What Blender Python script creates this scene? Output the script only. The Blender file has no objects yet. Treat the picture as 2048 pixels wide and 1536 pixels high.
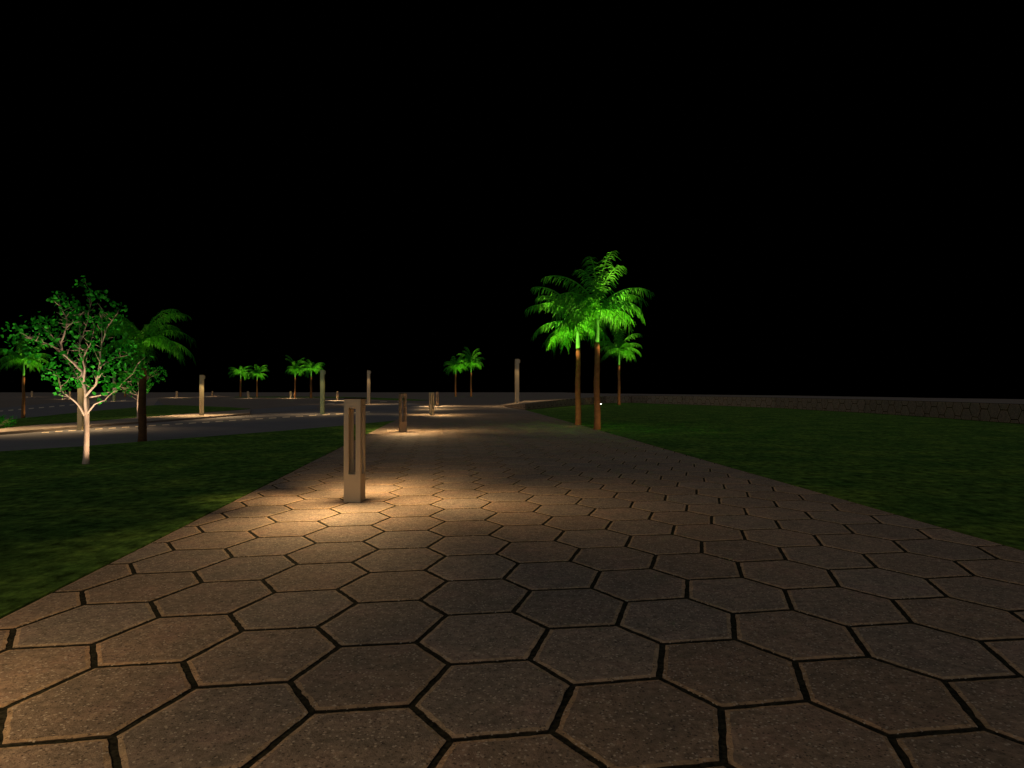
import bpy, bmesh, math, random
from mathutils import Vector, Matrix
R = math.radians
S = bpy.context.scene
COL = S.collection

# ------------------------------------------------------------------ camera, night sky, ambient fill, exposure
H = 1.07            # eye height in metres
F = 1330.0          # focal length in pixels of the 2048 px wide picture
HZ = 781.0          # row of the horizon
cam = bpy.data.cameras.new('camera')
cam.sensor_width = 36.0
cam.lens = F / 2048.0 * 36.0
cam.clip_start = 0.05
cam.clip_end = 1500
co = bpy.data.objects.new('camera', cam)
COL.objects.link(co)
co.location = (0, 0, H)
co.rotation_euler = (R(90) + math.atan((HZ - 768.0) / F), 0, 0)
S.camera = co

W = bpy.data.worlds.new('World')
S.world = W
W.use_nodes = True
bg = W.node_tree.nodes['Background']
bg.inputs[0].default_value = (0.0, 0.0, 0.0, 1)
bg.inputs[1].default_value = 0.0

ambient_fill = bpy.data.lights.new('ambient_fill', 'SUN')  # very wide soft sun added as even ambient light, no moon is seen
ambient_fill.energy = 0.38
ambient_fill.angle = R(100)
ambient_fill.color = (1.0, 0.985, 0.97)
mo = bpy.data.objects.new('ambient_fill', ambient_fill)
COL.objects.link(mo)
mo.rotation_euler = (R(54), 0, R(-14))

S.view_settings.view_transform = 'Standard'
S.view_settings.look = 'None'
S.view_settings.gamma = 1
S.view_settings.exposure = 0.0

WARM = (1.0, 0.66, 0.31)


def G(x, y, z=0.0):
    """the point of the level z seen at the picture point x, y (full-size pixels)"""
    d = y - HZ
    Y = F * (H - z) / d
    return Vector(((x - 1024.0) / F * Y, Y, z))


# ------------------------------------------------------------------ helpers
def link(o, parent=None):
    COL.objects.link(o)
    if parent is not None:
        o.parent = parent
    return o


def tag(o, label=None, cat=None, group=None, kind=None):
    if label: o['label'] = label
    if cat: o['category'] = cat
    if group: o['group'] = group
    if kind: o['kind'] = kind
    return o


def empty(name, loc=(0, 0, 0), rz=0, sc=1.0):
    o = bpy.data.objects.new(name, None)
    o.empty_display_size = 0.2
    o.location = loc
    o.rotation_euler = (0, 0, rz)
    o.scale = (sc, sc, sc)
    return link(o)


def copy_tree(o, parent=None):
    c = o.copy()
    link(c, parent)
    for ch in list(o.children):
        copy_tree(ch, c)
    return c


class MB:
    def __init__(s):
        s.v = []; s.f = []; s.c = []

    def add(s, vs, fs, col=None):
        n = len(s.v)
        s.v += [tuple(v) for v in vs]
        s.f += [tuple(n + i for i in f) for f in fs]
        s.c += [col if col else (1, 1, 1, 1)] * len(fs)

    def box(s, x0, x1, y0, y1, z0, z1):
        vs = [(x0, y0, z0), (x1, y0, z0), (x1, y1, z0), (x0, y1, z0), (x0, y0, z1), (x1, y0, z1), (x1, y1, z1), (x0, y1, z1)]
        s.add(vs, [(0, 3, 2, 1), (4, 5, 6, 7), (0, 1, 5, 4), (1, 2, 6, 5), (2, 3, 7, 6), (3, 0, 4, 7)])

    def tube(s, pts, rad, n=7, cap=True):
        pts = [Vector(p) for p in pts]
        rings = []
        up = Vector((0.13, 0.97, 0.2)).normalized()
        for i, p in enumerate(pts):
            a = pts[max(i - 1, 0)]; b = pts[min(i + 1, len(pts) - 1)]
            t = (b - a).normalized()
            u = t.cross(up)
            if u.length < 1e-4: u = t.cross(Vector((1, 0, 0)))
            u.normalize(); w = t.cross(u)
            r = rad[i]
            rings.append([p + (u * math.cos(2 * math.pi * k / n) + w * math.sin(2 * math.pi * k / n)) * r for k in range(n)])
        vs = [q for r_ in rings for q in r_]
        fs = []
        for i in range(len(pts) - 1):
            for k in range(n):
                k2 = (k + 1) % n
                fs.append((i * n + k, i * n + k2, (i + 1) * n + k2, (i + 1) * n + k))
        if cap:
            fs.append(tuple(range(n))[::-1]); fs.append(tuple((len(pts) - 1) * n + k for k in range(n)))
        s.add(vs, fs)

    def build(s, name, mat, parent=None, smooth=False, bevel=0.0):
        me = bpy.data.meshes.new(name)
        me.from_pydata(s.v, [], s.f)
        me.validate()
        if len(me.polygons) == len(s.c):
            at = me.color_attributes.new('tone', 'FLOAT_COLOR', 'CORNER')
            for p in me.polygons:
                for li in p.loop_indices:
                    at.data[li].color = s.c[p.index]
        me.materials.append(mat)
        bm = bmesh.new(); bm.from_mesh(me)
        if bevel > 0:
            bmesh.ops.recalc_face_normals(bm, faces=bm.faces)
            bmesh.ops.bevel(bm, geom=list(bm.edges), offset=bevel, segments=2, affect='EDGES')
        bm.to_mesh(me); bm.free()
        if smooth:
            for p in me.polygons: p.use_smooth = True
        return link(bpy.data.objects.new(name, me), parent)


# ------------------------------------------------------------------ materials
def mat(name, base=(0.5, 0.5, 0.5), rough=0.8, spec=0.3):
    m = bpy.data.materials.new(name)
    m.use_nodes = True
    b = m.node_tree.nodes['Principled BSDF']
    b.inputs['Base Color'].default_value = (*base, 1)
    b.inputs['Roughness'].default_value = rough
    b.inputs['Specular IOR Level'].default_value = spec
    return m, m.node_tree.nodes, m.node_tree.links, b


def noise(N, L, scale, detail=4, rough=0.55, src=None, vec=(1, 1, 1)):
    tc = N.new('ShaderNodeTexCoord')
    mp = N.new('ShaderNodeMapping'); mp.inputs['Scale'].default_value = vec
    L.new(tc.outputs['Object'], mp.inputs['Vector'])
    n = N.new('ShaderNodeTexNoise')
    n.inputs['Scale'].default_value = scale; n.inputs['Detail'].default_value = detail; n.inputs['Roughness'].default_value = rough
    L.new(mp.outputs[0], n.inputs['Vector'])
    return n.outputs['Fac']


def ramp(N, L, fac, stops):
    r = N.new('ShaderNodeValToRGB')
    e = r.color_ramp.elements
    e[0].position = stops[0][0]; e[0].color = (*stops[0][1], 1)
    e[1].position = stops[-1][0]; e[1].color = (*stops[-1][1], 1)
    for p, c in stops[1:-1]:
        q = e.new(p); q.color = (*c, 1)
    L.new(fac, r.inputs['Fac'])
    return r.outputs['Color']


def mix(N, L, kind, fac, a, b):
    m = N.new('ShaderNodeMix'); m.data_type = 'RGBA'; m.blend_type = kind
    if isinstance(fac, (int, float)): m.inputs[0].default_value = fac
    else: L.new(fac, m.inputs[0])
    for s_, v in ((6, a), (7, b)):
        if isinstance(v, tuple): m.inputs[s_].default_value = (*v, 1)
        else: L.new(v, m.inputs[s_])
    return m.outputs[2]


def bump(N, L, b, h, strength, dist):
    bp = N.new('ShaderNodeBump'); bp.inputs['Strength'].default_value = strength; bp.inputs['Distance'].default_value = dist
    L.new(h, bp.inputs['Height']); L.new(bp.outputs[0], b.inputs['Normal'])


# concrete paver: mottled face, light and dark grit; every tile has its own tone
m_paver, N, L, b = mat('paver', rough=0.85, spec=0.2)
c1 = ramp(N, L, noise(N, L, 3.5, 5, 0.6), [(0.3, (0.225, 0.180, 0.140)), (0.5, (0.265, 0.205, 0.155)), (0.7, (0.300, 0.212, 0.165))])
c2 = ramp(N, L, noise(N, L, 30, 6, 0.7), [(0.30, (0.55, 0.53, 0.51)), (0.5, (1, 1, 1)), (0.70, (1.40, 1.38, 1.33))])
c = mix(N, L, 'MULTIPLY', 1.0, c1, c2)
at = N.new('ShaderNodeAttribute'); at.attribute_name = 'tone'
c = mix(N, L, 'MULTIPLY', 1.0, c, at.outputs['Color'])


def specks(scale, thr, col, c):
    tc = N.new('ShaderNodeTexCoord')
    v = N.new('ShaderNodeTexVoronoi'); v.inputs['Scale'].default_value = scale
    L.new(tc.outputs['Object'], v.inputs['Vector'])
    g = N.new('ShaderNodeMath'); g.operation = 'LESS_THAN'; g.inputs[1].default_value = thr
    L.new(v.outputs['Distance'], g.inputs[0])
    w = N.new('ShaderNodeTexWhiteNoise'); L.new(v.outputs['Position'], w.inputs['Vector'])
    h = N.new('ShaderNodeMath'); h.operation = 'GREATER_THAN'; h.inputs[1].default_value = 0.72
    L.new(w.outputs['Value'], h.inputs[0])
    k = N.new('ShaderNodeMath'); k.operation = 'MULTIPLY'
    L.new(g.outputs[0], k.inputs[0]); L.new(h.outputs[0], k.inputs[1])
    k2 = N.new('ShaderNodeMath'); k2.operation = 'MULTIPLY'; k2.inputs[1].default_value = 0.75
    L.new(k.outputs[0], k2.inputs[0])
    return mix(N, L, 'MIX', k2.outputs[0], c, col)


c = mix(N, L, 'MULTIPLY', 1.0, c, ramp(N, L, noise(N, L, 9, 4, 0.6), [(0.3, (0.80, 0.82, 0.84)), (0.7, (1.20, 1.16, 1.14))]))
c = specks(48, 0.26, (0.52, 0.42, 0.33), c)
c = specks(70, 0.30, (0.58, 0.50, 0.40), c)
c = specks(85, 0.34, (0.05, 0.04, 0.035), c)
L.new(c, b.inputs['Base Color'])
bump(N, L, b, noise(N, L, 90, 6, 0.7), 0.7, 0.008)

m_joint, N, L, b = mat('joint_soil', (0.012, 0.011, 0.008), 1.0, 0.05)
L.new(ramp(N, L, noise(N, L, 60, 5), [(0.35, (0.008, 0.008, 0.005)), (0.7, (0.045, 0.042, 0.028))]), b.inputs['Base Color'])

m_plaza, N, L, b = mat('plaza_paving', rough=0.9, spec=0.15)
c = ramp(N, L, noise(N, L, 0.6, 5, 0.6), [(0.3, (0.20, 0.17, 0.145)), (0.7, (0.25, 0.205, 0.175))])
c = mix(N, L, 'MULTIPLY', 1.0, c, ramp(N, L, noise(N, L, 14, 5, 0.65), [(0.3, (0.8, 0.8, 0.8)), (0.7, (1.15, 1.15, 1.15))]))
L.new(c, b.inputs['Base Color'])

m_pavement, N, L, b = mat('sidewalk_concrete', rough=0.9, spec=0.15)
c = ramp(N, L, noise(N, L, 2.0, 5, 0.6), [(0.3, (0.26, 0.225, 0.19)), (0.7, (0.33, 0.27, 0.235))])
L.new(c, b.inputs['Base Color'])
bump(N, L, b, noise(N, L, 60, 4), 0.3, 0.004)

m_asphalt, N, L, b = mat('asphalt', rough=0.9, spec=0.15)
c = ramp(N, L, noise(N, L, 1.2, 5, 0.6), [(0.3, (0.175, 0.170, 0.180)), (0.7, (0.205, 0.198, 0.208))])
c = mix(N, L, 'MULTIPLY', 1.0, c, ramp(N, L, noise(N, L, 70, 4, 0.7), [(0.3, (0.8, 0.8, 0.8)), (0.7, (1.2, 1.2, 1.2))]))
L.new(c, b.inputs['Base Color'])

m_line, N, L, b = mat('road_paint', (0.80, 0.68, 0.50), 0.7)

m_turf, N, L, b = mat('turf', rough=1.0, spec=0.05)
c = ramp(N, L, noise(N, L, 1.1, 6, 0.62), [(0.32, (0.050, 0.130, 0.025)), (0.5, (0.090, 0.185, 0.036)), (0.68, (0.160, 0.270, 0.045))])
c = mix(N, L, 'MULTIPLY', 1.0, c, ramp(N, L, noise(N, L, 8, 6, 0.72, vec=(1, 0.8, 1)), [(0.34, (0.25, 0.28, 0.2)), (0.5, (1, 1, 1)), (0.66, (2.1, 2.0, 1.8))]))
L.new(c, b.inputs['Base Color'])
bump(N, L, b, noise(N, L, 45, 6, 0.8), 1.0, 0.03)

m_tan, N, L, b = mat('tan_paint', (0.56, 0.46, 0.30), 0.6, 0.3)
m_olive, N, L, b = mat('olive_paint', (0.42, 0.50, 0.25), 0.6, 0.3)
m_umber, N, L, b = mat('shaded_umber', (0.33, 0.235, 0.14), 0.6, 0.3)  # darker bollard brown, the shade on the facing sides put into the colour
m_khaki, N, L, b = mat('khaki_paint', (0.56, 0.49, 0.30), 0.6, 0.3)
m_black, N, L, b = mat('black_metal', (0.006, 0.006, 0.006), 0.6, 0.2)
m_glass, N, L, b = mat('frosted_glass', (0.8, 0.75, 0.65), 0.5, 0.3)
m_lamp, N, L, b = mat('lit_lens', (1, 1, 1), 0.5)
b.inputs['Emission Color'].default_value = (1, 0.95, 0.85, 1); b.inputs['Emission Strength'].default_value = 6.0


def bark(name, lo, hi, sc, vec=(1, 1, 0.25), bs=0.6):
    m, N, L, b = mat(name, rough=0.9, spec=0.1)
    f = noise(N, L, sc, 6, 0.65, vec=vec)
    L.new(ramp(N, L, f, [(0.3, lo), (0.7, hi)]), b.inputs['Base Color'])
    bump(N, L, b, f, bs, 0.01)
    return m


m_bark = bark('pale_bark', (0.34, 0.25, 0.20), (0.60, 0.46, 0.36), 30)
m_palmbark = bark('palm_bark', (0.17, 0.08, 0.03), (0.30, 0.145, 0.055), 25, vec=(1, 1, 1.6))
m_darkbark = bark('dark_palm_bark', (0.07, 0.035, 0.015), (0.15, 0.075, 0.03), 25, vec=(1, 1, 1.6))
m_shaft = bark('green_crownshaft', (0.03, 0.17, 0.02), (0.05, 0.24, 0.03), 12, bs=0.2)


def leafmat(name, lo, hi, sc):
    m, N, L, b = mat(name, rough=0.65, spec=0.25)
    at = N.new('ShaderNodeAttribute'); at.attribute_name = 'tone'
    c = ramp(N, L, noise(N, L, sc, 3), [(0.3, lo), (0.7, hi)])
    c = mix(N, L, 'MULTIPLY', 1.0, c, at.outputs['Color'])
    L.new(c, b.inputs['Base Color'])
    t = N.new('ShaderNodeBsdfTranslucent'); L.new(c, t.inputs['Color'])
    ms = N.new('ShaderNodeMixShader'); ms.inputs[0].default_value = 0.3
    L.new(b.outputs[0], ms.inputs[1]); L.new(t.outputs[0], ms.inputs[2])
    L.new(ms.outputs[0], N['Material Output'].inputs['Surface'])
    return m


m_frond = leafmat('palm_leaflet', (0.035, 0.34, 0.008), (0.075, 0.46, 0.012), 6)
m_leaf = leafmat('broad_leaf', (0.008, 0.25, 0.008), (0.025, 0.40, 0.012), 5)


# ------------------------------------------------------------------ the setting
def poly(name, pts, m, z, kind='structure', thick=0.0):
    mb = MB()
    n = len(pts)
    vs = [(p[0], p[1], z) for p in pts]
    fs = [tuple(range(n))]
    if thick:
        vs += [(p[0], p[1], z - thick) for p in pts]
        fs += [(i, i + n, (i + 1) % n + n, (i + 1) % n) for i in range(n)]
    mb.add(vs, fs)
    o = mb.build(name, m)
    bm = bmesh.new(); bm.from_mesh(o.data)
    big = [f for f in bm.faces if len(f.verts) > 4]
    bmesh.ops.triangulate(bm, faces=big)
    bmesh.ops.recalc_face_normals(bm, faces=bm.faces)
    up = max(bm.faces, key=lambda f: abs(f.normal.z) * f.calc_area())
    if up.normal.z < 0:
        bmesh.ops.reverse_faces(bm, faces=bm.faces)
    bm.to_mesh(o.data); bm.free()
    tag(o, kind=kind)
    return o


def P(l):
    return [G(x, y) for x, y in l]


ground = poly('ground', [(-420, -30), (60, -30), (60, 30), (30, 70), (30, 395), (-420, 395)], m_plaza, -0.034)

# path outline: left and right edge
LE = [Vector((-1.70, -5.0, 0)), G(0, 1235), G(470, 1000), G(770, 850), G(792, 841)]
LE[0] = LE[1] + (LE[1] - LE[2]) * 2.6
RE = [None, G(2048, 1100), G(1190, 858), G(1051, 820)]
RE[0] = RE[1] + (RE[1] - RE[2]) * 0.7
FARL, FARR = G(905, 806), G(1012, 806)
path_pts = LE + [FARL, FARR] + RE[::-1]
poly('path_bed', path_pts, m_joint, -0.0055)

# hexagonal pavers fitted to the lattice of the photograph
LA = Vector((-0.05599, 0.00039904 * F)) * H
LB = Vector((0.38788, 0.00027261 * F)) * H
O0 = Vector((-0.32252, 0.00160066 * F)) * H
# corner T (right end of the cross joint) and corner S (its left end)
E1 = Vector((0.2985, 0.000036 * F)) * H      # along the cross joint


def clip(pg, a, b):
    """keep the part of pg left of the line a->b"""
    out = []
    n = len(pg)
    nx, ny = -(b[1] - a[1]), (b[0] - a[0])
    def dd(p): return (p[0] - a[0]) * nx + (p[1] - a[1]) * ny
    for i in range(n):
        p, q = pg[i], pg[(i + 1) % n]
        dp, dq = dd(p), dd(q)
        if dp >= 0: out.append(p)
        if (dp >= 0) != (dq >= 0):
            t = dp / (dp - dq)
            out.append((p[0] + (q[0] - p[0]) * t, p[1] + (q[1] - p[1]) * t))
    return out


def inset(pg, w):
    """shrink a convex ccw polygon by w"""
    out = pg
    n = len(pg)
    for i in range(n):
        a, b_ = pg[i], pg[(i + 1) % n]
        dx, dy = b_[0] - a[0], b_[1] - a[1]
        l = math.hypot(dx, dy)
        if l < 1e-6: continue
        ox, oy = -dy / l * w, dx / l * w
        out = clip(out, (a[0] + ox, a[1] + oy), (b_[0] + ox, b_[1] + oy))
        if len(out) < 3: return []
    o2 = []
    for p in out:
        if not o2 or math.hypot(p[0] - o2[-1][0], p[1] - o2[-1][1]) > 1e-4: o2.append(p)
    if len(o2) > 2 and math.hypot(o2[0][0] - o2[-1][0], o2[0][1] - o2[-1][1]) < 1e-4: o2.pop()
    return o2 if len(o2) >= 3 else []


def ccw(pg):
    a = sum(pg[i][0] * pg[(i + 1) % len(pg)][1] - pg[(i + 1) % len(pg)][0] * pg[i][1] for i in range(len(pg)))
    return pg if a > 0 else pg[::-1]


def hex_tiles(mb, LA, LB, O0, E1, lines, bbox, place, gap=0.0125, bev=0.016, drop=0.0026, seed=1, wear=False, vary=1.0):
    rnd = random.Random(seed)
    x0, x1, y0, y1 = bbox
    det = LA.x * LB.y - LA.y * LB.x
    ij = []
    for cx, cy in ((x0, y0), (x1, y0), (x1, y1), (x0, y1)):
        px, py = cx - O0.x, cy - O0.y
        ij.append(((px * LB.y - py * LB.x) / det, (LA.x * py - LA.y * px) / det))
    i0, i1 = int(min(a for a, _ in ij)) - 2, int(max(a for a, _ in ij)) + 2
    j0, j1 = int(min(b for _, b in ij)) - 2, int(max(b for _, b in ij)) + 2

    def jit(p, k):
        r = random.Random(hash((round(p.x * 50), round(p.y * 50))) & 0xffff)
        return (p.x + r.uniform(-1, 1) * 0.006, p.y + r.uniform(-1, 1) * 0.006)
    for i in range(i0, i1 + 1):
        for j in range(j0, j1 + 1):
            T = O0 + LA * i + LB * j
            if not (x0 - 1 < T.x < x1 + 1 and y0 - 1 < T.y < y1 + 1): continue
            # hexagon whose top-right corner is T
            v = [T - E1, T, T - E1 - LA + LB, T - LA, T - E1 - LA, T - LB]
            pg = ccw([jit(p, 0) for p in v])
            for a, b_ in lines:
                pg = clip(pg, a, b_)
                if len(pg) < 3: break
            if len(pg) < 3: continue
            outer = inset(pg, gap * (max(0.5, min(1.0, 1.25 - T.y * 0.045)) if wear else 1.0))
            if not outer: continue
            inner = inset(outer, bev)
            tone = 1 + rnd.uniform(-0.10, 0.10) * vary + (0.12 if vary < 1 else 0); hue = rnd.uniform(-0.05, 0.05) * vary
            tc = (tone * (1 + hue), tone, tone * (1 - hue), 1)
            tz = rnd.uniform(-0.0004, 0.0004)
            if not inner or len(inner) != len(outer):
                n = len(outer)
                mb.add([place(p, tz) for p in outer] + [place(p, tz - 0.0060) for p in outer], [tuple(range(n))] + [(k, k + n, (k + 1) % n + n, (k + 1) % n) for k in range(n)], tc)
                continue
            if wear and T.y < 11:
                # worn, slightly crumbled arrises on the stones near the viewer
                sub = 9 if T.y < 5 else 4
                o2, i2 = [], []
                for k in range(len(outer)):
                    for q in range(sub):
                        f = q / sub; k1 = (k + 1) % len(outer)
                        ga = 0.0035 if q else 0.002; gb = 0.003
                        o2.append((outer[k][0] * (1 - f) + outer[k1][0] * f + rnd.gauss(0, ga) * 0.42, outer[k][1] * (1 - f) + outer[k1][1] * f + rnd.gauss(0, ga) * 0.42))
                        i2.append((inner[k][0] * (1 - f) + inner[k1][0] * f + rnd.gauss(0, gb) * 0.55, inner[k][1] * (1 - f) + inner[k1][1] * f + rnd.gauss(0, gb) * 0.55))
                outer, inner = o2, i2
            n = len(outer)
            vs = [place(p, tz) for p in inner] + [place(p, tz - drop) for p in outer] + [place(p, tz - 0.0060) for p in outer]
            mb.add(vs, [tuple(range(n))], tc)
            e = (tc[0] * 1.48, tc[1] * 1.38, tc[2] * 1.15, 1)  # lighter, warmer bevels: worn edges plus a lit-edge highlight painted in
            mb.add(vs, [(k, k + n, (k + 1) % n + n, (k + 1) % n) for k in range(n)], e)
            dk = (0.18, 0.17, 0.15, 1)
            mb.add(vs, [(k + n, k + 2 * n, (k + 1) % n + 2 * n, (k + 1) % n + n) for k in range(n)], dk)


mb = MB()
# the path is convex enough to clip against its edges
tl = [((RE[0].x, RE[0].y), (RE[2].x, RE[2].y)), ((RE[2].x, RE[2].y), (RE[3].x, RE[3].y)), ((LE[3].x, LE[3].y), (LE[0].x, LE[0].y))]
YEND = 30.0
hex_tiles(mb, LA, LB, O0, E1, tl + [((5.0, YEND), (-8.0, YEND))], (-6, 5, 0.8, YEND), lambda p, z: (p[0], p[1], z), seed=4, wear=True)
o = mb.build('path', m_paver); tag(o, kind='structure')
bmx = bmesh.new(); bmx.from_mesh(o.data); bmesh.ops.recalc_face_normals(bmx, faces=bmx.faces)
bmx.to_mesh(o.data); bmx.free()
# beyond this the joints are too fine to see and the walk goes on as plain paving
d = (LE[3] - LE[1]).normalized()
l1 = LE[3] + d * ((YEND - LE[3].y) / d.y)
d = (RE[3] - RE[2]).normalized()
r1 = RE[2] + d * ((YEND - RE[2].y) / d.y)
poly('far_path', [l1, r1, RE[3], FARR, FARL], m_plaza, -0.003)

# lawns
lawn_l = P([(0, 903), (160, 893), (340, 879), (560, 862), (700, 850), (792, 841)])
e0 = lawn_l[0] + (lawn_l[0] - lawn_l[1]) * 1.2
poly('lawn', [LE[0], LE[1], LE[2], LE[3]] + lawn_l[::-1] + [e0, Vector((e0.x - 6, -2, 0))], m_turf, 0.004, thick=0.04)
BK = [(1051, 820), (1102, 815), (1149, 811), (1182, 809), (1211, 806.5), (1263, 805.4), (1293, 807), (1365, 809), (1440, 811.7), (1550, 816), (1650, 821.7), (1730, 826), (1850, 834), (1960, 842), (2048, 848.5), (2400, 878)]
bk = P(BK)
poly('lawn', [RE[0], RE[1], RE[2]] + bk + [Vector((22, 4, 0)), Vector((20, -3, 0))], m_turf, 0.004, thick=0.04)
l2lo = [(0, 857), (35, 853), (70, 849.6), (129, 846), (200, 841), (293, 833.5), (361, 828), (407, 825), (466, 820.6), (501, 817.7)]
l2up = [(459, 814.7), (409, 812.6), (377, 811.4), (329, 810), (297, 811.5), (264, 815.8), (200, 821), (156, 825), (88, 832.6), (23, 839), (0, 841.5)]
poly('lawn', P([(-300, 883)] + l2lo + l2up + [(-300, 873)]), m_turf, 0.012, thick=0.04)
poly('lawn', P([(645, 795.0), (700, 796), (760, 799.2), (835, 801.0), (860, 800), (820, 798), (760, 795.6), (680, 793.6), (560, 793.0), (470, 793.3), (470, 794.3), (560, 794.6)]), m_turf, -0.004, thick=0.02)

# roads
far1 = [(-300, 889.3), (0, 866.4), (80, 860.6), (255, 847), (400, 836.5), (532, 826.3), (678, 815.2), (819, 804)]
near1 = [(850, 812), (792, 841), (700, 850), (560, 862), (340, 879), (160, 893), (0, 903), (-300, 924)]
poly('road', P(far1 + near1), m_asphalt, -0.022)
far2 = [(-300, 842), (0, 815.5), (100, 806), (200, 799.5), (262, 796.5), (310, 795.2)]
near2 = [(318, 803), (329, 810), (297, 811.5), (264, 815.8), (200, 821), (156, 825), (88, 832.6), (23, 839), (0, 841.5), (-300, 873)]
poly('road', P(far2 + near2), m_asphalt, -0.022)
poly('road', P([(501, 818.5), (560, 813.5), (640, 808.6), (700, 804), (700, 806), (632, 811), (636, 817), (560, 823), (500, 827.5)]), m_asphalt, -0.0265)
# raised pavement strip along the far side of the road, with its kerb
ZK = 0.045
sw = [G(x, y - 2.0, ZK) for x, y in [(-300, 889.3)] + far1[1:5] + [(466, 831.2), (500, 828)]]
sw_up = [G(x, y, ZK) for x, y in [(501, 818.2), (466, 821.0), (407, 825.2), (361, 828.2), (293, 833.6), (200, 841.2), (129, 846.2), (70, 849.8), (0, 857.2), (-300, 883.2)]]
poly('pavement', sw + sw_up, m_pavement, ZK, thick=0.07)
poly('pavement', P([(294, 796), (318, 796.5), (308, 810), (294, 811)]), m_pavement, -0.018)


def dashes(p0, p1, n, duty, tall):
    mb = MB()
    for i in range(n):
        u0 = i / n; u1 = u0 + duty / n
        xa, ya = p0[0] + (p1[0] - p0[0]) * u0, p0[1] + (p1[1] - p0[1]) * u0
        xb, yb = p0[0] + (p1[0] - p0[0]) * u1, p0[1] + (p1[1] - p0[1]) * u1
        q = [G(xa, ya + tall / 2), G(xb, yb + tall / 2), G(xb, yb - tall / 2), G(xa, ya - tall / 2)]
        mb.add([(p.x, p.y, -0.018) for p in q], [(0, 1, 2, 3)])
    o = mb.build('road_marking', m_line); tag(o, kind='structure')


dashes((84, 863.6), (752, 822.2), 25, 0.55, 1.7)
dashes((-24, 823.6), (262, 799.2), 14, 0.5, 1.5)
dashes((655, 806.6), (830, 801.0), 5, 0.4, 1.0)

# raised terrace on the right: paved face and flat top
tw = empty('terrace_wall', (0, 0, 0))
tag(tw, 'low wall faced with hexagonal pavers behind the right lawn', 'wall')
HTS = [0.34, 0.43, 0.50, 0.54, 0.58, 0.62, 0.64] + [0.64] * 9
base = [G(1000, 812)] + bk
hts = [0.02] + HTS
mbw = MB(); mbb = MB()
s_acc = 0.0
for i in range(len(base) - 1):
    a, b_ = base[i], base[i + 1]
    Ls = (b_ - a).length
    t = (b_ - a).normalized()
    nrm = Vector((t.y, -t.x, 0))          # towards the camera side
    if nrm.dot(-a) < 0: nrm = -nrm
    h0, h1 = hts[i], hts[i + 1]
    s0 = s_acc
    LAw, LBw = Vector((0, 0.60)), Vector((0.52, 0.30))
    def place(p, z, a=a, t=t, nrm=nrm, s0=s0):
        q = a + t * (p[0] - s0) + nrm * (0.008 + z)
        return (q.x, q.y, p[1])
    lines = [((s0, 0), (s0 + Ls, 0)), ((s0 + Ls, 0), (s0 + Ls, 2)), ((s0 + Ls, h1), (s0, h0)), ((s0, 2), (s0, 0))]
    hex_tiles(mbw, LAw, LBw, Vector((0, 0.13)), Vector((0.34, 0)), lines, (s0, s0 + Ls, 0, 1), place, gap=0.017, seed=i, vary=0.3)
    mbb.add([(a.x, a.y, -0.05), (b_.x, b_.y, -0.05), (b_.x, b_.y, h1), (a.x, a.y, h0)], [(0, 1, 2, 3)])
    s_acc += Ls
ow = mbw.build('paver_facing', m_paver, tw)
bmx = bmesh.new(); bmx.from_mesh(ow.data); bmesh.ops.recalc_face_normals(bmx, faces=bmx.faces); bmx.to_mesh(ow.data); bmx.free()
mbb.build('wall_core', m_joint, tw)
SIL = [786.0, 786.0, 786.0, 786.2, 786.6, 787.0, 787.4, 787.8, 788.8, 789.6, 790.8, 792.2, 793.5, 795.6, 797.2, 798.5, 803.5]
mbt = MB()
near = []; farp = []
for i, (p, h) in enumerate(zip(base, hts)):
    px = 1024 + p.x / p.y * F
    near.append((p.x, p.y, h)); q = G(px, SIL[i], h); farp.append((q.x, q.y, h))
n = len(near)
mbt.add(near + farp, [(i, i + 1, n + i + 1, n + i) for i in range(n - 1)])
# closing faces of the terrace block at the back and the outer end
mbt.add(farp + [(x, y, -0.05) for x, y, z in farp], [(i, i + 1, n + i + 1, n + i) for i in range(n - 1)])
mbt.add([near[-1], farp[-1], (farp[-1][0], farp[-1][1], -0.05), (near[-1][0], near[-1][1], -0.05)], [(0, 1, 2, 3)])
mbt.build('terrace_top', m_plaza, tw)


def terrace_h(px):
    xs = [1024 + p.x / p.y * F for p in base]
    for i in range(len(xs) - 1):
        if xs[i] <= px <= xs[i + 1]:
            t = (px - xs[i]) / (xs[i + 1] - xs[i]); return hts[i] * (1 - t) + hts[i + 1] * t
    return 0.0


# ------------------------------------------------------------------ lights
def area(name, size, power, loc, rot, parent=None, col=WARM, spread=180):
    l = bpy.data.lights.new(name, 'AREA'); l.shape = 'SQUARE'; l.size = size; l.energy = power; l.color = col; l.spread = R(spread)
    o = bpy.data.objects.new(name, l); o.location = loc; o.rotation_euler = rot
    return link(o, parent)


def spot(name, loc, target, power, cone, blend=0.5, col=WARM, parent=None, size=0.04):
    l = bpy.data.lights.new(name, 'SPOT'); l.energy = power; l.spot_size = R(cone); l.spot_blend = blend; l.color = col; l.shadow_soft_size = size
    o = bpy.data.objects.new(name, l); o.location = loc
    dv = Vector(target) - Vector(loc)
    o.rotation_euler = dv.to_track_quat('-Z', 'Y').to_euler()
    return link(o, parent)


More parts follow.
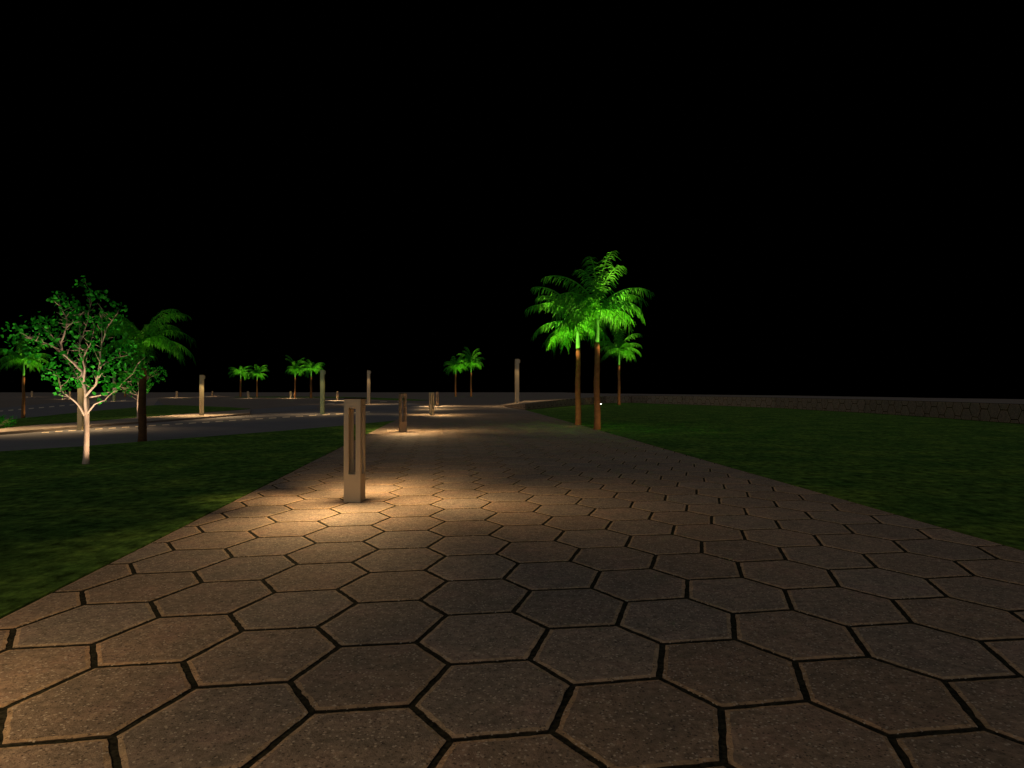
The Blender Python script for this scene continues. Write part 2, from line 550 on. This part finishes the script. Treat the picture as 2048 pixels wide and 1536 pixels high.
# ------------------------------------------------------------------ bollards
def make_bollard(m, power):
    r = empty('bollard_light')
    w = 0.0815
    zb, zt, top = 0.265, 0.905, 1.0
    s = 0.035          # half width of the slot
    body = MB()
    body.box(-w, w, -w, w, 0, zb)
    body.box(-w, w, -w, w, zt, top - 0.0125)
    t = 0.013          # wall thickness of the hollow middle
    for sx in (-1, 1):
        for sy in (-1, 1):
            xs = sorted((sx * w, sx * s)); ys = sorted((sy * w, sy * (w - t)))
            body.box(xs[0], xs[1], ys[0], ys[1], zb, zt)
            xs = sorted((sx * w, sx * (w - t))); ys = sorted((sy * (w - t), sy * s))
            body.box(xs[0], xs[1], ys[0], ys[1], zb, zt)
    body.build('body', m, r)
    dif = MB(); dif.tube([(0, 0, zt - 0.012), (0, 0, zt - 0.001)], [0.04, 0.045], 16)
    dif.build('lamp_lens', m_glass, r)
    cap = MB(); cap.box(-w - 0.001, w + 0.001, -w - 0.001, w + 0.001, top - 0.012, top)
    cap.build('cap', m_black, r)
    for k in range(4):
        a = k * math.pi / 2
        v = Vector((math.sin(a), -math.cos(a), 0)) * (w + 0.018)
        # the lamp under the head looks down and outwards
        tl = (44, 51, 43, 32)[k]
        area('bollard_lamp', 0.03, power * (0.27 if k == 3 else 1.0), (v.x, v.y, zt - 0.02), (-R(tl), 0, a), r, spread=(88, 102, 86, 64)[k])
    return r


GB = 'bollard lights with slotted sides'
P_B = 12.0
b1 = make_bollard(m_tan, P_B)
c0 = G(703.3, 1004)
b1.location = (c0.x + 0.012, c0.y + 0.08, 0); b1.rotation_euler = (0, 0, R(-4.5))
tag(b1, 'nearest and largest slotted tan bollard light on the hexagon paving', 'bollard', GB)


def recolour(src, m):
    r = copy_tree(src)
    for ch in r.children:
        if ch.type == 'MESH' and ch.name.split('.')[0] == 'body':
            me = ch.data.copy(); me.materials[0] = m; ch.data = me
    return r


protos = {'tan': b1, 'umber': recolour(b1, m_umber), 'khaki': recolour(b1, m_khaki)}
used = set(['tan'])
BL = [
    (804.5, 864.5, 'umber', 24, 'second bollard along the path, dark brown, beyond the nearest tan one'),
    (863.0, 830.0, 'khaki', 40, 'third bollard along the path, khaki, in front of a hidden one'),
    (864.6, 818.0, 'umber', 10, 'brown bollard almost wholly hidden behind the khaki third bollard'),
    (874.0, 812.0, 'umber', 8, 'small brown bollard just right of the khaki bollard, last along the path'),
    (674.0, 800.5, 'tan', 30, 'small bollard on a lit patch between the olive lamp post and nearest bollard'),
    (581.0, 796.0, 'khaki', 12, 'small khaki bollard at the foot of the palms left of the olive lamp post'),
    (495.5, 796.2, 'tan', 5, 'small tan bollard standing between two thin far palm trunks'),
    (424.5, 792.2, 'umber', 0, 'tiny far bollard just right of the khaki lamp post, beyond a lit streak'),
    (353.0, 795.0, 'tan', 4, 'small far bollard on open paving left of the khaki lamp post'),
    (63.5, 793.5, 'tan', 4, 'small far bollard just right of the leftmost palm trunk'),
    (139.0, 797.5, 'tan', 4, 'far bollard on a lit kerb behind the low branches of the large pale tree'),
]
for x, y, k, rz, lab in BL:
    if k not in used:
        o = protos[k]; used.add(k)
    else:
        o = copy_tree(protos[k])
    p = G(x, y)
    o.location = (p.x, p.y + 0.08, -0.02 if y < 829 else 0)
    o.rotation_euler = (0, 0, R(rz))
    if x in (581.0, 495.5, 353.0, 63.5, 424.5): o.scale = (1.25, 1.25, 1.0)
    if x in (581.0, 353.0, 424.5, 139.0, 674.0, 874.0):
        for ch in o.children:
            if ch.type == 'LIGHT': ch.data = ch.data.copy(); ch.data.energy = P_B * 2.5
    tag(o, lab, 'bollard', GB)
# one more stands beside the camera, just outside the picture, and lights the pavers at lower left
o = copy_tree(b1)
o.location = (-2.35, 0.9, 0); o.rotation_euler = (0, 0, R(-4.5))
tag(o, 'tan bollard light at the left edge of the path', 'bollard', GB)


# ------------------------------------------------------------------ lamp posts
def make_post(m, power):
    """2.5 m square post, lamp in a small head that overhangs to the right"""
    r = empty('lamp_post')
    w = 0.105
    b_ = MB(); b_.box(-w, w, -w, w, 0.02, 2.5); b_.build('post', m, r, bevel=0.006)
    pl = MB(); pl.box(-w - 0.04, w + 0.04, -w - 0.04, w + 0.04, 0, 0.018); pl.build('base_plate', m, r)
    hd = MB(); hd.box(w + 0.002, w + 0.06, -w * 0.8, w * 0.8, 2.28, 2.46); hd.build('lamp_head', m, r, bevel=0.006)
    ln = MB(); ln.box(w + 0.012, w + 0.05, -w * 0.6, w * 0.6, 2.268, 2.279); ln.build('lens', m_glass, r)
    for k in range(4):
        a = k * math.pi / 2
        v = Vector((math.sin(a), -math.cos(a), 0)) * (w + 0.08)
        area('post_lamp', 0.05, power * 0.4, (v.x, v.y, 2.25), (-R(32), 0, a), r, spread=90)
    return r


GP = 'square lamp posts along the roads'
posts = [
    (1034.0, 806.0, 718.0, 'tan', 12, 'tall tan square lamp post standing right of centre beside the low terrace wall'),
    (737.5, 808.0, 741.0, 'tan', 0, 'slim tan lamp post with a small head, behind the nearest bollard'),
    (645.0, 828.0, 740.0, 'olive', 0, 'olive green square lamp post standing on the dashed road line'),
    (403.5, 834.0, 750.0, 'khaki', 40, 'khaki lamp post standing on the lit pavement at the kerb'),
    (162.5, 859.0, 746.0, 'khaki', 0, 'olive brown lamp post behind the trunk of the large pale tree'),
    (228.5, 802.0, 750.0, 'olive', 0, 'small far green lamp post seen through the branches of the pale tree'),
    (-95.0, 868.0, 745.0, 'khaki', 0, 'khaki lamp post on the pavement beyond the left edge of the view'),
]
MM = {'tan': m_tan, 'olive': m_olive, 'khaki': m_khaki}
PP = {}
for (x, y, yt, k, rz, lab), pw in zip(posts, (18, 18, 7, 19, 8, 6, 18)):
    z0 = terrace_h(x) if x > 1000 else -0.015
    p = G(x, y, z0)
    if x > 1000: p = G(x, y, z0)
    hh = (y - yt) / F * p.y
    if k not in PP: PP[k] = make_post(MM[k], 30.0); o = PP[k]
    else: o = copy_tree(PP[k])
    sc = hh / 2.5
    for ch in o.children:
        if ch.type == 'LIGHT':
            ch.data = ch.data.copy(); ch.data.energy = pw
    o.location = p; o.rotation_euler = (0, 0, R(rz)); o.scale = (sc, sc, sc)
    tag(o, lab, 'lamp post', GP)


# ------------------------------------------------------------------ palms
def frond(mb, rnd, az, el, Ln, droop, leaf, nl=42):
    """one arched frond starting at the origin"""
    pts = []
    p = Vector((0, 0, 0)); e = el
    n = 12
    for i in range(n + 1):
        pts.append(p.copy())
        dirv = Vector((math.cos(az) * math.cos(e), math.sin(az) * math.cos(e), math.sin(e)))
        p = p + dirv * (Ln / n)
        e -= droop / n * (0.6 + 1.0 * i / n)
    mb.tube(pts, [0.006 * (1 - 0.8 * i / n) for i in range(n + 1)], 4)
    for k in range(nl):
        t = 0.12 + 0.88 * k / (nl - 1)
        f = t * n; i = min(int(f), n - 1); q = pts[i].lerp(pts[i + 1], f - i)
        tan = (pts[i + 1] - pts[i]).normalized()
        side = tan.cross(Vector((0, 0, 1)))
        if side.length < 0.05: side = Vector((math.sin(az), -math.cos(az), 0))
        side.normalize()
        ll = leaf * min(1.0, 0.45 + 1.3 * t) * (1.05 - 0.25 * t) * rnd.uniform(0.65, 1.25)
        for s_ in (-1, 1):
            if rnd.random() < 0.06: continue
            dv = (side * s_ * rnd.uniform(0.5, 1.15) + tan * rnd.uniform(0.3, 0.8) + Vector((0, 0, -rnd.uniform(0.1, 0.9)))).normalized()
            d2 = (dv + Vector((0, 0, -0.9))).normalized()
            wv = tan * (0.0025 * rnd.uniform(0.8, 1.3))
            a = q; m_ = q + dv * ll * 0.5; e_ = m_ + d2 * ll * 0.5
            tn = rnd.uniform(0.35, 1.35)
            mb.add([a - wv * 0.6, a + wv * 0.6, m_ + wv, m_ - wv, e_ + wv * 0.25, e_ - wv * 0.25], [(0, 1, 2, 3), (3, 2, 4, 5)], (tn, tn, tn, 1))


def make_palm(seed, trunk_top=0.475, crown_at=0.64, reach=0.30, nf=13, fronds=None, thick=1.0, bk=None):
    """a palm of unit height, standing at the origin"""
    rnd = random.Random(seed)
    r = empty('palm_tree')
    tr = MB()
    zs = [i / 16 * trunk_top for i in range(17)]
    tr.tube([(0.002 * math.sin(z * 20), 0, z) for z in zs], [0.0178 * thick - 0.0055 * (z / trunk_top) + (0.0012 if i % 2 else 0) + (0.003 if i == 0 else 0) for i, z in enumerate(zs)], 12)
    tr.build('trunk', bk or m_palmbark, r, smooth=True)
    sh = MB()
    zz = [trunk_top + (crown_at - trunk_top) * i / 6 for i in range(7)]
    sh.tube([(0, 0, z) for z in zz], [0.0115, 0.0125, 0.012, 0.011, 0.010, 0.009, 0.007], 10)
    sh.build('crownshaft', m_shaft, r, smooth=True)
    cr = MB()
    if fronds is None:
        fronds = []
        for k in range(nf):
            az = 2 * math.pi * k / nf * 1.0 + rnd.uniform(-0.25, 0.25)
            lv = k % 3
            el = [R(8), R(38), R(66)][lv] + rnd.uniform(-0.12, 0.12)
            fronds.append((az, el, reach * [1.0, 1.12, 1.15][lv] * rnd.uniform(0.9, 1.1), [1.5, 1.75, 1.6][lv]))
    fronds = list(fronds) + [(az + rnd.uniform(0.15, 0.5), el + rnd.uniform(-0.35, 0.1), ln * rnd.uniform(0.72, 0.95), dr) for az, el, ln, dr in fronds]
    for az, el, ln, dr in fronds:
        k0 = len(cr.v)
        frond(cr, rnd, az, el, ln * 0.89, dr * 0.9, 0.074)
        z0 = crown_at - 0.012 + 0.02 * rnd.random()
        for q in range(k0, len(cr.v)):
            v = cr.v[q]; cr.v[q] = (v[0], v[1], v[2] + z0)
    cr.build('crown', m_frond, r)
    return r


D = math.pi / 180
# azimuth 0 = right in the picture, 90 = away, 270 = towards the viewer
pA = make_palm(11, 0.475, 0.655, fronds=[
    (0 * D, 52 * D, 0.37, 1.5), (95 * D, 86 * D, 0.44, 1.3), (285 * D, 80 * D, 0.40, 1.25), (182 * D, 62 * D, 0.40, 1.55), (150 * D, 40 * D, 0.33, 1.5),
    (340 * D, 22 * D, 0.30, 1.5), (205 * D, 20 * D, 0.31, 1.5), (250 * D, 35 * D, 0.30, 1.5), (50 * D, 30 * D, 0.30, 1.5), (120 * D, 15 * D, 0.28, 1.4),
    (20 * D, 2 * D, 0.27, 1.3), (230 * D, 0 * D, 0.27, 1.3), (300 * D, 5 * D, 0.26, 1.2), (170 * D, 2 * D, 0.27, 1.3)])
pB = make_palm(23, 0.46, 0.61, fronds=[
    (180 * D, 46 * D, 0.38, 1.5), (165 * D, 72 * D, 0.43, 1.5), (190 * D, 16 * D, 0.33, 1.4), (215 * D, -8 * D, 0.28, 1.0), (150 * D, 0 * D, 0.28, 1.2),
    (90 * D, 80 * D, 0.35, 1.3), (20 * D, 55 * D, 0.33, 1.5), (340 * D, 30 * D, 0.30, 1.5), (270 * D, 40 * D, 0.30, 1.5), (60 * D, 20 * D, 0.30, 1.5),
    (310 * D, 5 * D, 0.27, 1.3), (240 * D, 10 * D, 0.28, 1.3), (10 * D, 0 * D, 0.26, 1.2), (110 * D, 10 * D, 0.28, 1.3)])
pC = make_palm(5, reach=0.36, nf=13, thick=1.4, bk=m_darkbark)
GT = 'palms lit from the ground'
first = set()


def palm(proto, key, x, y, ytop, rz, lab, up=900.0, light=(0.28, -0.20), cone=37, wash=1.0, tgt=0.84, frac=1.0):
    z0 = 0.0
    p = G(x, y)
    hgt = (y - ytop) / F * p.y
    if key in first: o = copy_tree(proto)
    else: o = proto; first.add(key)
    o.location = (p.x, p.y, -0.03); o.rotation_euler = (0, 0, R(rz)); o.scale = (hgt,) * 3
    tag(o, lab, 'palm tree', GT)
    # uplight sunk in the ground beside the trunk
    lp = Vector((p.x + light[0] * hgt, p.y + light[1] * hgt, 0.06))
    spot('palm_uplight', lp, (p.x, p.y, tgt * hgt), 2.6 * up * (hgt / 5.0) ** 2 * frac, cone, 1.0)
    spot('palm_uplight', (p.x + 0.4 * light[0] * hgt, p.y + 0.9 * light[1] * hgt, 0.05), (p.x, p.y, 0.18 * hgt), 14 * wash * (hgt / 5.0) ** 2, 105, 0.6)
    return o, p, hgt


palm(pA, 'A', 1194, 859, 488, 0, 'tallest palm, at the edge of the paved path, right of its close neighbour', up=1500)
palm(pB, 'B', 1156, 850, 513, 0, 'palm at the path edge just left of the tallest palm', up=2400, light=(-0.16, -0.27))
palm(pA, 'A', 1238, 810, 640, 140, 'smaller palm behind the right lawn, right of the two tall palms', up=1100)
palm(pC, 'C', 285, 882, 566, 20, 'dark palm with a thick unlit trunk behind the large pale tree', up=230, wash=0.2, light=(0.24, 0.18))
palm(pA, 'A', 47, 836, 655, 200, 'leftmost palm, on the lawn beyond the first road', up=800, light=(0.25, 0.05))
palm(pC, 'C', 481, 794, 718, 70, 'leftmost of the two far palms right of the khaki lamp post', up=1100)
palm(pB, 'B', 514, 794, 717, 190, 'palm right beside the far bollard, right one of the far left pair', up=1100)
palm(pA, 'A', 590, 796, 708, 100, 'left one of the far palm pair just left of the olive lamp post', up=1100)
palm(pC, 'C', 622, 796, 705, 230, 'right one of the far palm pair, nearest the olive lamp post', up=1100)
palm(pB, 'B', 911, 793, 694, 300, 'left one of the far palm pair at the end of the path', up=1100)
palm(pA, 'A', 942, 793, 690, 30, 'right one of the far palm pair at the end of the path', up=1100)
palm(pC, 'C', 250, 793, 728, 0, 'far palm mostly hidden behind the branches of the large pale tree', up=500)


# ------------------------------------------------------------------ broadleaf trees
def limb_pts(l):
    return l


def make_tree(seed=3):
    """sizes in picture pixels of the big tree (147 px = H), base at the origin"""
    u = H / 147.0
    r = empty('broadleaf_tree')
    rnd = random.Random(seed)
    BX, BY = 173.0, 928.0
    limbs = [  # (x, y, depth, radius)
        [(173, 930, 0, 7.6), (173, 916, 0, 5.6), (174, 870, 0, 5.0), (174, 826, 0, 4.7), (172, 790, 1, 4.6), (167, 761, 2, 5.0), (163, 743, 2, 4.6), (150, 728, -2, 3.6), (128, 707, -5, 3.0), (127, 686, -8, 2.6), (135, 662, -8, 2.2), (139, 642, -8, 1.8), (134, 630, -8, 1.3), (121, 606, -6, 0.6)],
        [(128, 707, -5, 2.2), (104, 688, -12, 1.5), (84, 682, -16, 1.1), (62, 676, -20, 0.6)],
        [(127, 700, -5, 1.8), (112, 684, 0, 1.4), (99, 670, 6, 1.1), (80, 655, 12, 0.6)],
        [(137, 655, -8, 1.4), (147, 645, -4, 1.2), (149, 624, -4, 0.7)],
        [(173, 792, -2, 4.0), (200, 769, -14, 3.4), (209, 743, -18, 2.8), (212, 717, -18, 2.4), (213, 686, -16, 2.0), (212, 650, -14, 1.2), (210, 622, -14, 0.6)],
        [(213, 690, -16, 1.6), (226, 662, -24, 1.2), (247, 636, -30, 0.6)],
        [(210, 735, -18, 1.8), (234, 717, -8, 1.3), (262, 708, 0, 0.7)],
        [(205, 757, -14, 1.8), (216, 751, -24, 1.3), (228, 742, -34, 0.7)],
        [(166, 765, 2, 4.2), (174, 738, -6, 3.0), (171, 722, -8, 2.5), (180, 701, -12, 2.0), (190, 693, -16, 1.5), (198, 668, -20, 0.7)],
        [(171, 724, -8, 2.4), (160, 709, -2, 2.0), (158, 681, 4, 1.7), (154, 662, 8, 1.4), (150, 644, 10, 1.0), (148, 624, 10, 0.6)],
        [(158, 685, 4, 1.5), (163, 650, 14, 1.2), (167, 610, 18, 0.9), (168, 576, 18, 0.5)],
        [(172, 832, -2, 3.6), (164, 812, -8, 3.2), (156, 800, -12, 2.6), (135, 782, -18, 2.0), (131, 758, -20, 1.4), (127, 744, -22, 0.6)],
        [(175, 828, 0, 3.2), (190, 815, -10, 2.4), (202, 807, -16, 2.0), (221, 800, -20, 1.4), (250, 776, -26, 0.6)],
        [(174, 795, 6, 3.0), (200, 788, 16, 2.0), (222, 772, 26, 1.8), (245, 748, 34, 1.4), (254, 726, 38, 0.7)],
        [(165, 770, 4, 2.6), (146, 748, 12, 1.9), (125, 725, 18, 1.4), (104, 707, 24, 0.6)],
        [(160, 775, 8, 2.2), (140, 757, 22, 1.6), (122, 748, 34, 1.1), (104, 742, 42, 0.5)],
    ]
    tr = MB()
    tips = []

    def T(p): return Vector(((p[0] - BX) * u, p[2] * u, (BY - p[1]) * u))
    for li, l in enumerate(limbs):
        pts = []; rad = []
        for i in range(len(l) - 1):
            a, b_ = l[i], l[i + 1]
            for k in range(3):
                t = k / 3
                q = T(a).lerp(T(b_), t)
                if li or i > 3: q += Vector((rnd.uniform(-1, 1), rnd.uniform(-1, 1), rnd.uniform(-1, 1))) * u * 0.9
                pts.append(q); rad.append((a[3] * (1 - t) + b_[3] * t) * u * (1.0 if li == 0 and i < 4 else 0.66))
        pts.append(T(l[-1])); rad.append(l[-1][3] * u)
        tr.tube(pts, rad, 9 if li == 0 else 6)
        for q in pts[len(pts) // 2:]: tips.append(q)
        # twigs
        for q, rr in list(zip(pts, rad))[4 if li == 0 and False else 2:]:
            if q.z < 130 * u or (li == 0 and q.z < 200 * u): continue
            if rnd.random() < 0.9:
                dv = Vector((rnd.gauss(0, 1), rnd.gauss(0, 1), rnd.uniform(-0.3, 1.2))).normalized()
                ln = rnd.uniform(12, 30) * u
                e1 = q + dv * ln * 0.5 + Vector((0, 0, rnd.uniform(-2, 3) * u)); e2 = e1 + (dv + Vector((rnd.uniform(-.5, .5), rnd.uniform(-.5, .5), 0.2))).normalized() * ln * 0.5
                tr.tube([q, e1, e2], [min(rr, 0.8 * u), 0.6 * u, 0.3 * u], 4)
                tips.append(e1); tips.append(e2); tips.append(e2)
    tr.build('trunk', m_bark, r, smooth=True)
    cl = [(168, 572, 12, 5), (115, 590, 14, 6), (126, 604, 16, 12), (150, 618, 22, 18), (188, 584, 14, 8), (172, 640, 20, 12), (195, 640, 18, 12), (222, 612, 16, 12), (205, 662, 16, 12), (55, 640, 14, 12), (48, 660, 14, 10), (85, 650, 20, 14), (110, 640, 16, 12), (32, 680, 10, 7), (50, 704, 16, 10), (80, 690, 20, 14), (110, 668, 18, 14), (72, 716, 12, 7), (105, 735, 14, 10), (125, 752, 16, 16), (150, 770, 14, 10), (130, 770, 12, 9), (185, 720, 22, 14), (200, 700, 20, 12), (190, 760, 18, 12), (235, 690, 20, 16), (255, 700, 18, 16), (240, 728, 20, 16), (262, 742, 18, 14), (215, 776, 16, 8), (160, 700, 20, 10), (128, 640, 16, 8), (150, 660, 20, 10), (232, 655, 18, 12), (248, 636, 10, 6), (205, 595, 12, 6), (115, 715, 14, 10), (250, 765, 14, 8), (225, 745, 16, 12)]
    lf = MB()

    def leaf(c, sz):
        nrm = Vector((rnd.gauss(0, 1), rnd.gauss(0, 1), rnd.gauss(0.3, 1))).normalized()
        ax = nrm.orthogonal().normalized(); ax = Matrix.Rotation(rnd.uniform(0, 6.28), 3, nrm) @ ax
        bx = nrm.cross(ax)
        w = sz * rnd.uniform(0.36, 0.55)
        k = nrm * sz * 0.12
        vs = [c - ax * sz * 0.5, c - ax * sz * 0.2 + bx * w * 0.8 + k, c + ax * sz * 0.15 + bx * w + k, c + ax * sz * 0.55, c + ax * sz * 0.15 - bx * w + k, c - ax * sz * 0.2 - bx * w * 0.8 + k]
        tn = rnd.uniform(0.55, 1.3)
        lf.add(vs, [(0, 1, 2, 3), (0, 3, 4, 5)], (tn * rnd.uniform(0.85, 1.25), tn, tn, 1))
    for x, y, rr, n in cl:
        n = int(n * 1.25)
        for sub in range(2):
            c0_ = T((x, y, rnd.uniform(-38, 38)))
            for _ in range(n):
                c = c0_ + Vector((rnd.gauss(0, 0.5), rnd.gauss(0, 0.8), rnd.gauss(0, 0.42))) * rr * u
                leaf(c, rnd.uniform(4, 9.5) * u)
    for q in tips:
        for _ in range(rnd.choice((0, 1, 2, 2))):
            leaf(q + Vector((rnd.gauss(0, 1), rnd.gauss(0, 1), rnd.gauss(0, 1))) * 5 * u, rnd.uniform(4, 10) * u)
    lf.build('crown', m_leaf, r)
    return r


t1 = make_tree()
p = G(173, 928)
t1.location = (p.x, p.y, 0)
tag(t1, 'large pale-barked tree on the near left lawn, its trunk lit from the right', 'tree', 'pale-barked broadleaf trees')
spot('tree_uplight', (p.x + 0.75, p.y - 0.42, 0.05), (p.x + 0.05, p.y, 1.05), 75, 100, 0.4, col=(1, 0.72, 0.46))
spot('tree_uplight', (p.x - 0.2, p.y - 0.9, 0.05), (p.x - 0.1, p.y, 2.0), 150, 70, 0.7, col=(1, 0.80, 0.56))
t2 = copy_tree(t1)
p = G(276, 836)
t2.location = (p.x, p.y, 0); t2.rotation_euler = (0, 0, R(200)); t2.scale = (0.93,) * 3
tag(t2, 'smaller-looking pale tree across the road, half hidden behind the dark palm', 'tree', 'pale-barked broadleaf trees')
spot('tree_uplight', (p.x + 0.7, p.y - 0.6, 0.05), (p.x + 0.0, p.y, 1.2), 150, 84, 0.5, col=(1, 0.74, 0.46))


# ------------------------------------------------------------------ shrub at the left edge
def make_shrub():
    rnd = random.Random(9)
    r = empty('shrub')
    st = MB(); lf = MB()
    for k in range(34):
        az = rnd.uniform(0, 6.28); sp = rnd.uniform(0.1, 1.0)
        tip = Vector((math.cos(az) * sp * 0.55, math.sin(az) * sp * 0.45, rnd.uniform(0.15, 0.42) * (1.15 - 0.5 * sp)))
        st.tube([(0, 0, 0), tip * 0.5 + Vector((0, 0, 0.05)), tip], [0.007, 0.005, 0.002], 4)
        for _ in range(22):
            c = tip * rnd.uniform(0.5, 1.05) + Vector((rnd.gauss(0, 1), rnd.gauss(0, 1), rnd.gauss(0, 1))) * 0.05
            c.z = max(c.z, 0.02)
            nrm = Vector((rnd.gauss(0, 1), rnd.gauss(0, 1), rnd.gauss(0.4, 1))).normalized(); a = nrm.orthogonal().normalized(); b_ = nrm.cross(a)
            s_ = rnd.uniform(0.02, 0.04); tn = rnd.uniform(0.5, 1.3)
            lf.add([c - a * s_, c + b_ * s_ * .5, c + a * s_, c - b_ * s_ * .5], [(0, 1, 2, 3)], (tn, tn, tn, 1))
    st.build('stems', m_bark, r); lf.build('foliage', m_leaf, r)
    return r


s1 = make_shrub()
p = G(-4, 856); s1.location = (p.x, p.y, 0.01)
s1.scale = (1, 1, 1)
tag(s1, 'low leafy shrub on the lawn edge at the far left of the picture', 'shrub')

# small uplight fixture whose lens shows as a white dot behind the tallest palm
gl = empty('ground_spotlight', G(1201.5, 811.5))
q = MB(); q.tube([(0, 0, 0), (0, 0, 0.10)], [0.035, 0.035], 10); q.build('housing', m_black, gl)
q = MB(); q.tube([(0, 0, 0.101), (0, -0.03, 0.14)], [0.034, 0.036], 12); q.build('lens', m_lamp, gl)
tag(gl, 'small ground spotlight with a bright white lens behind the tallest palm', 'spotlight')

# a post lamp stands left of the picture and lights the kerb there
